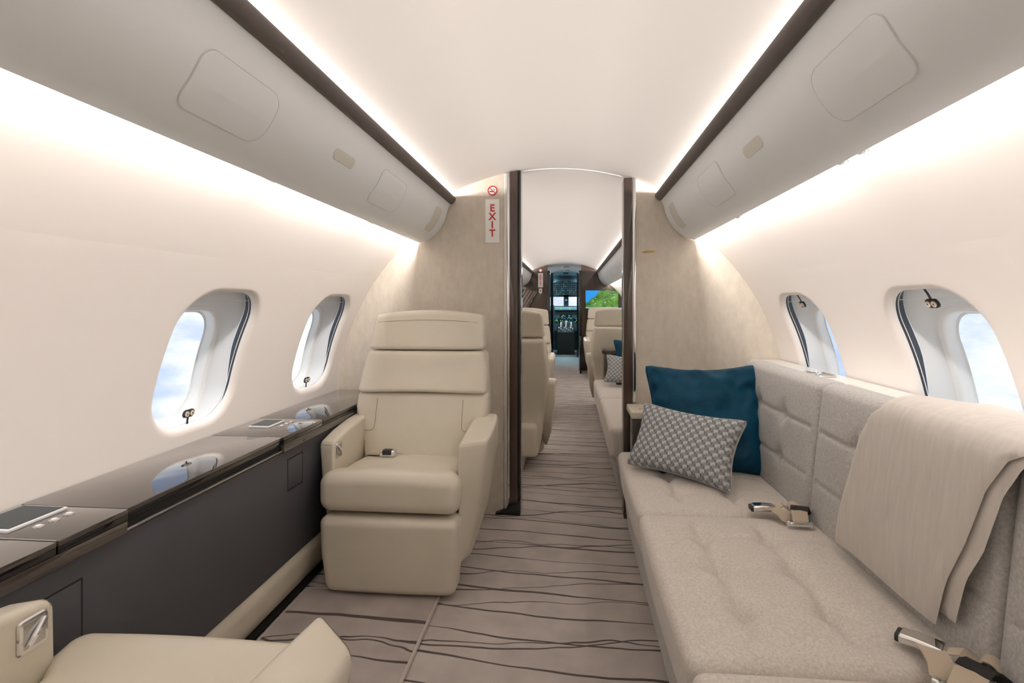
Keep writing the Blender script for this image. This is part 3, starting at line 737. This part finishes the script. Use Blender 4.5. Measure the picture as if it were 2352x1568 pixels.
# ------------------------------------------------------------------ sofa
def sofa(loc_y0, n, pitch, label, gap, y_far, detail=True, group=None):
    t = thing('sofa', label, 'sofa', (.62, loc_y0, 0), 0, group); off = -t.location
    XF, XB, ZT = .314, .872, .425
    y1 = y_far
    for i in range(n):
        ya, yb = y1 - pitch * (i + 1), y1 - pitch * i; yc = (ya + yb) / 2; hy = pitch / 2 - .0015
        hx = (XB - XF) / 2 + .01; xc = (XB + XF) / 2 + .01
        dim = [(u, v) for u in (-.115, .075) for v in (-.19, 0, .19)]
        def fq(p):
            z = p.z
            if p.z > .02:
                e = min(1, (hy - abs(p.y)) / .06); z += .010 * (1 - (p.y / hy) ** 4) * (1 - (p.x / hx) ** 4)
                for (u, v) in dim:
                    d2 = (p.x - u) ** 2 + (p.y - v) ** 2; z -= .024 * math.exp(-d2 / .034 ** 2)
                    if abs(p.y) < .29: z -= .010 * math.exp(-((p.x - u) / .014) ** 2) / 2
                for v in (-.19, 0, .19):
                    if abs(p.x) < .24: z -= .0045 * math.exp(-((p.y - v) / .014) ** 2)
            x = p.x
            if p.x < 0: x += .022 * max(0, (.09 - p.z) / .18) ** 1 * min(1, -p.x / hx) - .006 * (1 - (p.y / hy) ** 2)
            return Vector((x, p.y, z))
        nd = (44, 60, 4) if detail else (6, 6, 2)
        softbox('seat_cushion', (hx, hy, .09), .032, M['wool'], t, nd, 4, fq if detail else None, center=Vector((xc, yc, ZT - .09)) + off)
        # back cushion: leaning slab
        bz0, bz1 = .405, .872; hz = (bz1 - bz0) / 2; bd = [(v, w) for v in (-.125, .125) for w in (.08, -.08)]
        def fbk(p):
            x = p.x
            if p.x < 0:
                x -= .010 * (1 - (p.y / hy) ** 4) * (1 - (p.z / hz) ** 4)
                for (v, w) in bd: x += .020 * math.exp(-((p.y - v) ** 2 + (p.z - w) ** 2) / .030 ** 2)
                for w in (.08, -.08): x += .0055 * math.exp(-((p.z - w) / .008) ** 2) * (abs(p.y) < hy - .03)
                for v in (-.125, .125): x += .0022 * math.exp(-((p.y - v) / .010) ** 2) * (abs(p.z) < .14)
            return Vector((x + (p.z + hz) * .10, p.y, p.z))
        nb = (2, 72, 72) if detail else (2, 6, 6)
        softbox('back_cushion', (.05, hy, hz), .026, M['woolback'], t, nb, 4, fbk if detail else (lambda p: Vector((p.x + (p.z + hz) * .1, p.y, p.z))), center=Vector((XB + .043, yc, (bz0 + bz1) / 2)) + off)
    ya = y1 - pitch * n
    # upholstered base, tucked in at the floor
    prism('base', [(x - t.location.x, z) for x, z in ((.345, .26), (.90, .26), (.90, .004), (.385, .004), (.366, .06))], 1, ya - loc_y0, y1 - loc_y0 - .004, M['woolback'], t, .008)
    box('back_frame', Vector((.97, ya, .02)) + off, Vector((1.0, y1, .855)) + off, M['cream'], t, .004)
    return t
SF = 2.525
sofa(.3, 4, .746, 'long grey wool sofa with tufted cushions along the right wall', 0, SF, True, 'grey wool sofas')
# ledge behind the sofa
sl = thing('sofa_ledge', 'narrow cream ledge between the sofa back and right windows', 'ledge', (1.09, .6, .82)); off = -sl.location
box('top_panel', Vector((1.018, AFT, .825)) + off, Vector((1.172, 2.772, .848)) + off, M['cream'], sl, .004)
box('riser', Vector((1.018, AFT, .02)) + off, Vector((1.04, 2.772, .824)) + off, M['cream'], sl, 0)
def escutcheon(y, label):
    t = thing('ledge_fitting', label, 'fitting', (1.085, y, .848), 0, 'chrome ledge fittings')
    rr = rrect(.045, .075, .044, 6); tube('rim', [(u, v, .003) for u, v in rr], .0045, M['chrome'], t, 6, True)
    obj_py('lid', [(0, 0, .004)] + [(u * .93, v * .93, .002) for u, v in rr], [(0, i + 1, (i + 1) % len(rr) + 1) for i in range(len(rr))], M['steel'], t)
    tube('lid_strap', [(-.03, -.05, .006), (0, -.01, .009), (.03, .05, .006)], .005, M['chrome'], t, 6)
escutcheon(2.17, 'chrome oval fitting on the sofa ledge behind the teal cushion'); escutcheon(1.44, 'chrome oval fitting on the sofa ledge beside the blanket')
# end cabinet between the sofa and the partition
ec = thing('end_cabinet', 'low black cabinet with cream top between sofa and partition', 'cabinet', (.62, 2.65, 0)); off = -ec.location
box('body', Vector((.392, 2.532, .0)) + off, Vector((.98, 2.745, .575)) + off, M['black'], ec, .004)
box('top', Vector((.384, 2.528, .577)) + off, Vector((.98, 2.748, .612)) + off, M['leather'], ec, .008, 3)
box('steel_line', Vector((.43, 2.60, .6125)) + off, Vector((.97, 2.608, .6145)) + off, M['steel'], ec, 0)

# ------------------------------------------------------------------ cushions
def cushion(name, w, h, th, ctr, X, Y, mat, label, pip=None, group=None, wr=.006, seed=0, N=34):
    t = thing(name, label, 'cushion', ctr, 0, group); X = Vector(X).normalized(); Y = Vector(Y); Y = (Y - X * Y.dot(X)).normalized(); Z = X.cross(Y)
    vs = []; fs = []; uv = []
    def outline(u, v):
        c = 1 - .045 * (abs(u) * abs(v)) ** 10
        return (c * u * w / 2 * (1 - .13 * (1 - v * v) * abs(u) ** 3), c * v * h / 2 * (1 - .13 * (1 - u * u) * abs(v) ** 3))
    for sd in (1, -1):
        for i in range(N + 1):
            for j in range(N + 1):
                u = math.sin((i / N - .5) * PI); v = math.sin((j / N - .5) * PI); x, y = outline(u, v)
                k = max(0, (1 - u ** 4) * (1 - v ** 4)) ** .48; nz = mnoise.noise(Vector((x * 9, y * 9, seed + sd))) + .5 * mnoise.noise(Vector((x * 22, y * 22, seed + 5)))
                e = max(abs(u), abs(v)); z = sd * th / 2 * k + wr * nz * (k ** .5) * (.5 + e) + .35 * wr * math.sin(17 * (u if abs(v) > abs(u) else v) + seed + 2 * nz) * k ** .4 * max(0, e - .5) * 2
                vs.append(X * x + Y * y + Z * z); uv.append((x, y))
        b = len(vs) - (N + 1) ** 2
        for i in range(N):
            for j in range(N):
                q = b + i * (N + 1) + j; f = (q, q + N + 1, q + N + 2, q + 1); fs.append(f if sd > 0 else f[::-1])
    bm = bmesh.new(); V = [bm.verts.new(v) for v in vs]; lay = bm.loops.layers.uv.new('UVMap'); bm.verts.index_update()
    for f in fs:
        fc = bm.faces.new([V[i] for i in f])
        for lp in fc.loops: lp[lay].uv = uv[lp.vert.index]
    bmesh.ops.remove_doubles(bm, verts=bm.verts, dist=.0004)
    obj_bm('cover', bm, mat, t, 0 or 80)
    per = []
    for k in range(20): per.append((-1 + 2 * k / 20, -1))
    for k in range(20): per.append((1, -1 + 2 * k / 20))
    for k in range(20): per.append((1 - 2 * k / 20, 1))
    for k in range(20): per.append((-1, 1 - 2 * k / 20))
    tube('piping', [X * outline(u, v)[0] + Y * outline(u, v)[1] for u, v in per], .0042, pip or mat, t, 6, True)
    return t
# teal velvet square cushion propped in the sofa corner
cushion('square_cushion', .505, .50, .15, (.680, 2.312, .632), (1, -.05, .02), (-.03, .42, .90), M['teal'], 'square teal velvet cushion propped in the sofa corner', None, 'sofa cushions', .020, 3, 60)
bl_, br_ = onZ(1446, 1058, .462), onZ(1676, 1122, .448)
xa = (br_ - bl_); up = Vector((.10, .52, .86))
xa_n = xa.normalized(); upn = (up - xa_n * up.dot(xa_n)).normalized()
mid = (bl_ + br_) / 2 + upn * .125
cushion('lumbar_cushion', xa.length * 1.07, .285, .125, mid, xa, up, M['pattern'], 'oblong grey geometric patterned cushion leaning on the teal cushion', M['piping'], 'sofa cushions', .004, 9)

# ------------------------------------------------------------------ blanket over the sofa back
def blanket():
    t = thing('throw_blanket', 'folded greige wool blanket draped over the sofa back', 'blanket', (.93, 1.25, .46)); off = -t.location
    def path(q, lift, zb):
        """profile running from the hem in front, up the cushion and over the top to the ledge"""
        pts = [(.858, zb), (.856, zb + .10), (.866, .66), (.878, .78), (.886, .838), (.896, .862), (.918, .875), (.955, .878), (1.01, .870), (1.07, .862), (1.12, .858)]
        f = q * (len(pts) - 1); i = min(int(f), len(pts) - 2); g = f - i
        p = Vector(pts[i]).lerp(Vector(pts[i + 1]), g); d = (Vector(pts[min(i + 1, len(pts) - 1)]) - Vector(pts[max(i - 0, 0)])).normalized()
        nn = Vector((-d.y, d.x)); return p + nn * lift
    def layer(nm, ytop, ybot, lift, th, zb, seed):
        vs = []; fs = []; NQ, NY = 44, 34
        for s in (1, -1):
            for i in range(NQ + 1):
                q = i / NQ
                for j in range(NY + 1):
                    v = j / NY; k = min(1, q / .5)
                    y = (ybot[0] + (ytop[0] - ybot[0]) * k) * (1 - v) + (ybot[1] + (ytop[1] - ybot[1]) * k) * v
                    rim = min(1, min(v, 1 - v) / .045, q / .03) if True else 1; half = th / 2 * math.sqrt(max(0, 1 - (1 - rim) ** 2))
                    wob = .004 * mnoise.noise(Vector((y * 7, q * 3, seed))) +   .0015 * mnoise.noise(Vector((y * 18, q * 5, seed + 3)))
                    p = path(q, lift + abs(wob) + s * half, zb - .02 * v + .006 * math.sin(v * 5 + seed))
                    vs.append(Vector((p.x, y, p.y)) + off)
        M_ = (NQ + 1) * (NY + 1)
        for s in (0, 1):
            for i in range(NQ):
                for j in range(NY):
                    q = s * M_ + i * (NY + 1) + j; fs.append((q, q + 1, q + NY + 2, q + NY + 1) if s else (q, q + NY + 1, q + NY + 2, q + 1))
        bm = bmesh.new(); V = [bm.verts.new(v) for v in vs]
        for f in fs: bm.faces.new([V[i] for i in f])
        bmesh.ops.remove_doubles(bm, verts=bm.verts, dist=.0002); bmesh.ops.recalc_face_normals(bm, faces=bm.faces)
        obj_bm(nm, bm, M['blanket'], t, 80)
    layer('under_fold', (.950, 1.33), (1.098, 1.50), .005, .011, .488, 1.0)
    layer('top_fold', (.965, 1.385), (1.135, 1.545), .018, .013, .472, 4.0)
blanket()

# ------------------------------------------------------------------ sofa lap belts
def lap_belt(cx, cy, rz, label):
    t = thing('lap_belt', label, 'seat belt', (cx, cy, .435), rz, 'sofa lap belts')
    # half with the buckle
    def rot(p): return p
    bk = softbox('buckle', (.038, .021, .010), .007, M['chrome'], t, (3, 2, 1), 3, lambda p: Vector((p.x, p.y, p.z - .5 * p.x * p.x * 3)), center=(-.045, .045, .020))
    softbox('buckle_mouth', (.006, .017, .008), .003, M['signblack'], bk, (1, 1, 1), 2, center=(-.083, .045, .017))
    ribbon('strap', [(-.035, .036, .022), (-.02, .01, .028), (-.005, -.015, .022), (.0, -.032, .010), (.012, -.03, .006), (.04, .0, .008), (.075, .03, .006)], (.85, .45, 0), .044, .003, M['strap'], t)
    loop = [(.045 + .017 * math.cos(a) + .012, .043 + .004 * a, .018 + .017 * math.sin(a)) for a in [PI * (1.15 - 1.5 * k / 9) for k in range(10)]]
    ribbon('strap_loop', [(-.01, .045, .02), (.015, .046, .03)] + loop, (.1, 1, 0), .034, .0025, M['strap'], t)
    # half with the tongue
    tn = softbox('tongue', (.036, .010, .007), .005, M['chrome'], t, (3, 1, 1), 3, center=(.03, -.062, .011))
    softbox('tongue_end', (.007, .008, .008), .004, M['chrome'], tn, (1, 1, 1), 2, center=(-.006, -.060, .012))
    ribbon('tongue_strap', [(.032, -.054, .016), (.036, -.038, .030), (.040, -.026, .040)], (1, 0, 0), .048, .003, M['strap'], t)
    ribbon('leather_tab', [(.040, -.026, .0405), (.044, -.016, .046), (.052, .0, .044), (.062, .015, .030), (.075, .025, .010)], (1, -.25, 0), .052, .003, M['gap'], t)
    return t
lap_belt(.775, 1.735, 0, 'chrome and beige lap belt lying on the middle of the sofa seat')
lap_belt(.79, 1.03, -.75, 'chrome lap belt with dark tab in the near right corner of the sofa')

# ================================================================== FORWARD CABIN
seat((-.36, 3.62, 0), 0, 'cream seat with its back turned, just through the doorway', 1, detail=False)
seat((-.42, 5.42, 0), PI, 'cream seat facing aft on the left, second beyond the doorway', -1, detail=False)
seat((.62, 5.62, 0), 0, 'cream seat with its back turned, on the right beyond the far sofa', -1, detail=False)
seat((.66, 8.25, 0), PI, 'farthest cream seat, on the right below the map screen', 1, detail=False)
sofa(3.0, 2, .99, 'far grey wool sofa beyond the doorway with two cushions', 0, 4.96, False, 'grey wool sofas')
cushion('square_cushion', .44, .44, .14, (.71, 4.72, .62), (1, .0, .02), (0.0, .40, .91), M['teal'], 'small teal cushion on the far sofa beyond the doorway', None, 'sofa cushions', .007, 13, 18)
cushion('lumbar_cushion', .46, .26, .12, (.62, 4.55, .555), (1, -.05, -.12), (.12, .45, .9), M['pattern'], 'grey patterned cushion on the far sofa beyond the doorway', M['piping'], 'sofa cushions', .004, 19, 18)
# low brown end panel of the far sofa
ep = thing('end_board', 'glossy brown end board of the far sofa beside the doorway', 'board', (.62, 2.90, 0)); off = -ep.location
box('panel', Vector((.385, 2.875, 0)) + off, Vector((.98, 2.93, .58)) + off, M['veneer'], ep, .006)
for z in (.22, .40): box('hinge', Vector((.380, 2.89, z)) + off, Vector((.386, 2.91, z + .05)) + off, M['steel'], ep, .001)
tb = thing('side_table', 'dark wood side table between the far sofa and seat', 'table', (.70, 5.13, 0)); off = -tb.location
box('body', Vector((.42, 5.01, .0)) + off, Vector((1.0, 5.26, .66)) + off, M['veneer'], tb, .006)
box('top', Vector((.40, 4.995, .662)) + off, Vector((1.0, 5.275, .71)) + off, M['gloss'], tb, .008)
box('drawer', Vector((.52, 5.002, .35)) + off, Vector((.95, 5.009, .62)) + off, M['veneer'], tb, .003)
# left ledge carried on through the forward cabin
fl2 = thing('side_ledge', 'dark lacquered ledge along the far left wall beyond the doorway', 'ledge', (-1.05, 5.5, 0)); off = -fl2.location
box('top_panel', Vector((-1.203, 2.85, .628)) + off, Vector((-.926, 8.95, .66)) + off, M['gloss'], fl2, .003)
box('panel_face', Vector((-.985, 2.85, .02)) + off, Vector((-.935, 8.95, .62)) + off, M['dado'], fl2, .006)

# far partition in dark veneer
fp = thing('wall_far', 'dark brown veneer partition at the far end of the cabin', 'wall', (0, FWD, 0)); fp['kind'] = 'structure'
def shf(p): return Vector((p.x, p.y - FWD, p.z))
prism('partition_panel', bulk_poly(-9, -.295), 1, FWD, FWD + .05, M['veneer'], fp, fn=shf)
prism('partition_panel', bulk_poly(.289, 9), 1, FWD, FWD + .05, M['veneer'], fp, fn=shf)
for x0, x1 in ((-.30, -.255), (.25, .295)):
    box('door_post', (x0, -.03, 0), (x1, .30, 1.74), M['black'], fp, .004)
box('door_leaf', (.255, -.42, 0), (.285, -.04, .62), M['black'], fp, .004)
exit_sign(-.42, FWD, 1.448, 1.700, .085, 'far small exit sign on the dark partition')
no_smoking(-.42, FWD, 1.745, .028, 'far round no smoking sign on the dark partition')
es = thing('arrow_sign', 'small white arrow sign below the far exit sign', 'sign', (-.42, FWD, 1.36))
prism('plate', [(-.028, .0), (0, -.03), (.028, 0), (.028, .07), (-.028, .07)], 1, -.005, 0, M['white'], es, 0)
box('mark', (-.008, -.007, .01), (.008, -.005, .05), M['red'], es)
tv = thing('map_screen', 'wall display showing a green and blue moving map', 'screen', (.645, FWD - .02, 1.237))
box('bezel', (-.290, -.008, -.164), (.290, .02, .164), M['black'], tv, .003)
box('display', (-.281, -.010, -.155), (.281, -.0085, .155), M['map'], tv, 0)
rnd = random.Random(4)
for k in range(34):
    x = rnd.uniform(-.25, .24); z = rnd.uniform(-.12, .14)
    if x - z * 1.25 < -.15: continue
    w = rnd.uniform(.006, .015); box('place_name', (x - w, -.0115, z), (x + w, -.0105, z + .0045), M['led_white'], tv)
# curtain hanging by the left window near the far partition
def curtain():
    t = thing('curtain', 'grey pleated curtain gathered at the left of the dark partition', 'curtain', (-.8, 8.88, .68)); off = -t.location
    vs = []; fs = []; NX, NZ = 60, 14
    for j in range(NZ + 1):
        z = .68 + .73 * j / NZ; xr = smooth_lerp(z, [(.66, -.70), (1.10, -.63), (1.22, -.555), (1.37, -.47)]); xl = -R0 * math.cos(math.asin((z - ZC) / R0)) + .04
        for i in range(NX + 1):
            u = i / NX; vs.append(Vector((xl + (xr - xl) * u, 8.88 + .022 * math.sin(u * 46 + .2 * j), z - (.07 * max(0, u - .5) if j == NZ else 0))) + off)
    for j in range(NZ):
        for i in range(NX): q = j * (NX + 1) + i; fs.append((q, q + 1, q + NX + 2, q + NX + 1))
    obj_py('cloth', vs, fs, M['curtain'], t, 80)
    tube('curtain_track', [Vector((-.92, 8.88, 1.412)) + off, Vector((-.50, 8.88, 1.405)) + off], .006, M['veneer'], t, 6)
curtain()

# galley passage and cockpit
gf = obj_py('floor_galley', [(-.75, 9.66, 0), (.75, 9.66, 0), (.75, 13.6, 0), (-.75, 13.6, 0)], [(0, 1, 2, 3)], M['galleyfloor']); tag(gf, 'pale blue grey floor of the passage to the cockpit', 'floor', kind='structure')
pw = thing('wall_passage', 'glossy black passage walls between far partition and cockpit', 'wall', (0, 10.2, 0)); pw['kind'] = 'structure'
box('right_panel', (.36, -1.15, 0), (.40, 1.1, 1.82), M['black'], pw, 0)
box('left_panel', (-.44, -1.15, 0), (-.40, -.55, 1.82), M['black'], pw, 0)
box('left_panel', (-.44, .75, 0), (-.40, 1.1, 1.82), M['black'], pw, 0)
ck = thing('wall_cockpit', 'cockpit bulkhead with black door posts', 'wall', (0, 11.3, 0)); ck['kind'] = 'structure'
for x0, x1 in ((-.7, -.27), (.245, .7)): box('door_post', (x0, 0, 0), (x1, .05, 1.86), M['black'], ck, 0)
box('sill', (-.27, 0, .0), (.245, .05, .05), M['steel'], ck, .004)
cp = thing('cockpit', 'aircraft cockpit at the far end with windshield and instruments', 'cockpit', (0, 12.4, 0))
def cb(nm, lo, hi, mat, par=cp, bev=0): return box(nm, lo, hi, mat, par, bev)
# hull: roof, sides, floor of the flight deck
prism('roof_lining', [(-1.05, 1.93), (.05, 1.80), (.75, 1.50), (.75, 1.53), (.05, 1.85), (-1.05, 1.97)], 0, -.9, .9, M['cockpitgrey'], cp)
for sx in (-1, 1):
    cb('side_lining', (sx * .9 - .02, -1.05, 0), (sx * .9 + .02, 1.6, .95), M['cockpitgrey']); cb('side_lining', (sx * .9 - .02, -1.05, 1.35), (sx * .9 + .02, 1.6, 1.95), M['cockpitgrey'])
    cb('side_lining', (sx * .9 - .02, -1.05, .95), (sx * .9 + .02, -.3, 1.35), M['cockpitgrey'])
# overhead panel with rows of switches
op = prism('overhead_panel', [(-.30, 1.66), (.52, 1.40), (.56, 1.46), (-.25, 1.78)], 0, -.27, .27, M['cockpitdark'], cp)
rnd = random.Random(2)
for i in range(6):
    for j in range(11):
        f = (i + .5) / 6; y = -.30 + .82 * f; z = 1.66 - .26 * f
        box('switch', (-.235 + j * .047 - .007, y - .02, z - .018), (-.235 + j * .047 + .007, y + .0, z + .002), M['hush'] if rnd.random() < .75 else M['led_cyan'], op)
tube('overhead_lip', [(-.30 + .06 * k, -.33, 1.66 + .05 * math.cos((k - 5) / 5 * 1.4)) for k in range(11)], .018, M['cockpitdark'], cp, 8)
cyl('roof_lamp', (0, -.6, 1.885), (0, -.6, 1.855), .06, M['cockpitdark'], cp); cb('roof_bracket', (-.045, -.36, 1.66), (.045, -.30, 1.76), M['cockpitdark'])
# windshield frame with two panes
for x0, x1 in ((-.9, -.37), (-.062, .062), (.30, .9)): cb('windshield_post', (x0, .78, 1.05), (x1, .84, 1.53), M['cockpitdark'])
cb('windshield_header', (-.9, .78, 1.355), (.9, .84, 1.53), M['cockpitdark'])
for x0, x1 in ((-.37, -.062), (.062, .30)): cb('windshield_pane', (x0, .80, 1.12), (x1, .806, 1.355), M['glass'])
cb('compass', (-.04, .70, 1.23), (.04, .77, 1.31), M['cockpitdark'], cp, .01); cb('compass_face', (-.022, .695, 1.25), (.022, .6995, 1.29), M['led_cyan'])
cb('nose_wall', (-.9, .80, .0), (.9, .86, 1.12), M['cockpitdark'])
# glareshield and main panel
gs = cb('glareshield', (-.70, .30, 1.015), (.70, .79, 1.10), M['cockpitgrey'], cp, .02)
for k in range(14): box('dial', (-.36 + k * .055, .295, 1.035), (-.335 + k * .055, .3, 1.075), M['hush'] if k % 4 else M['led_green'], gs)
mp_ = cb('main_panel', (-.70, .42, .50), (.70, .50, 1.00), M['cockpitdark'])
rnd = random.Random(11)
for bx0, bz0 in ((-.155, .66), (.0, .66), (-.155, .79), (.0, .79), (-.30, .70), (.17, .70)):
    scr = box('display', (bx0, .412, bz0), (bx0 + .14, .4195, bz0 + .115), M['screen'], mp_)
    for q in range(13):
        x = bx0 + rnd.uniform(.008, .118); z = bz0 + rnd.uniform(.008, .10); w = rnd.uniform(.006, .02)
        box('readout', (x, .4105, z), (x + w, .4119, z + rnd.uniform(.006, .014)), M[rnd.choice(('led_green', 'led_green', 'led_yellow', 'led_white', 'led_blue', 'led_cyan'))], scr)
pd = prism('pedestal', [(-.55, .0), (-.55, .52), (-.35, .60), (.42, .66), (.42, 0)], 0, -.20, .20, M['gap'], cp, .01)
for k in range(7):
    x = -.12 + k * .04; tube('throttle_lever', [(x, -.1, .60), (x + .005, -.14, .74 + .03 * (k % 2))], [.008, .014], M['hush'] if k % 3 else M['led_white'], pd, 6)
for i in range(4):
    for j in range(8): box('key', (-.17 + j * .045, -.50 + i * .06, .53 + i * .026), (-.145 + j * .045, -.47 + i * .06, .545 + i * .026), M['hush'] if (i + j) % 3 else M['led_white'], pd)
for sx, lab in ((-1, 'dark pilot seat on the left of the cockpit'), (1, 'dark pilot seat on the right of the cockpit')):
    ps = thing('pilot_seat', lab, 'seat', (sx * .46, 12.1, 0), 0, 'pilot seats')
    softbox('backrest', (.20, .08, .36), .05, M['cockpitdark'], ps, (2, 2, 4), 3, center=(0, -.15, .80))
    softbox('seat', (.20, .22, .07), .04, M['cockpitdark'], ps, (2, 2, 2), 3, center=(0, .10, .41))
    softbox('base', (.12, .15, .17), .02, M['cockpitdark'], ps, (1, 1, 1), 2, center=(0, .08, .17))

def fill_lamp(loc, col, power, label, group):  # added fill lamps with invented fixtures, to brighten the passage and cockpit
    t = thing('fill_lamp', label, 'lamp', loc, 0, group)
    tube('rim', [(.075 * math.cos(2 * PI * k / 20), .075 * math.sin(2 * PI * k / 20), 0) for k in range(20)], .008, M['steel'], t, 6, True)
    cyl('lens', (0, 0, .004), (0, 0, -.002), .07, M['frame'], t)
    d = bpy.data.lights.new('fill_light', 'AREA'); d.shape = 'DISK'; d.size = .13; d.energy = power; d.color = col
    o = bpy.data.objects.new('fill_light', d); link(o, t); o.location = (0, 0, -.004)
fill_lamp((0, 9.9, 1.868), (1, .9, .82), 7, 'added round fill lamp in the passage before the cockpit', 'added passage fill lamps')  # added, only to brighten the passage
fill_lamp((0, 10.9, 1.868), (.75, .92, 1), 9, 'added round cool fill lamp at the cockpit threshold', 'added passage fill lamps')
fill_lamp((-.45, 12.0, 1.80), (.45, .85, 1), 13, 'added cool round fill lamp on the left of the cockpit roof', 'added cockpit fill lamps')  # added cool fill, stands in for bluish daylight in the cockpit
fill_lamp((.45, 12.0, 1.80), (.45, .85, 1), 13, 'added cool round fill lamp on the right of the cockpit roof', 'added cockpit fill lamps')
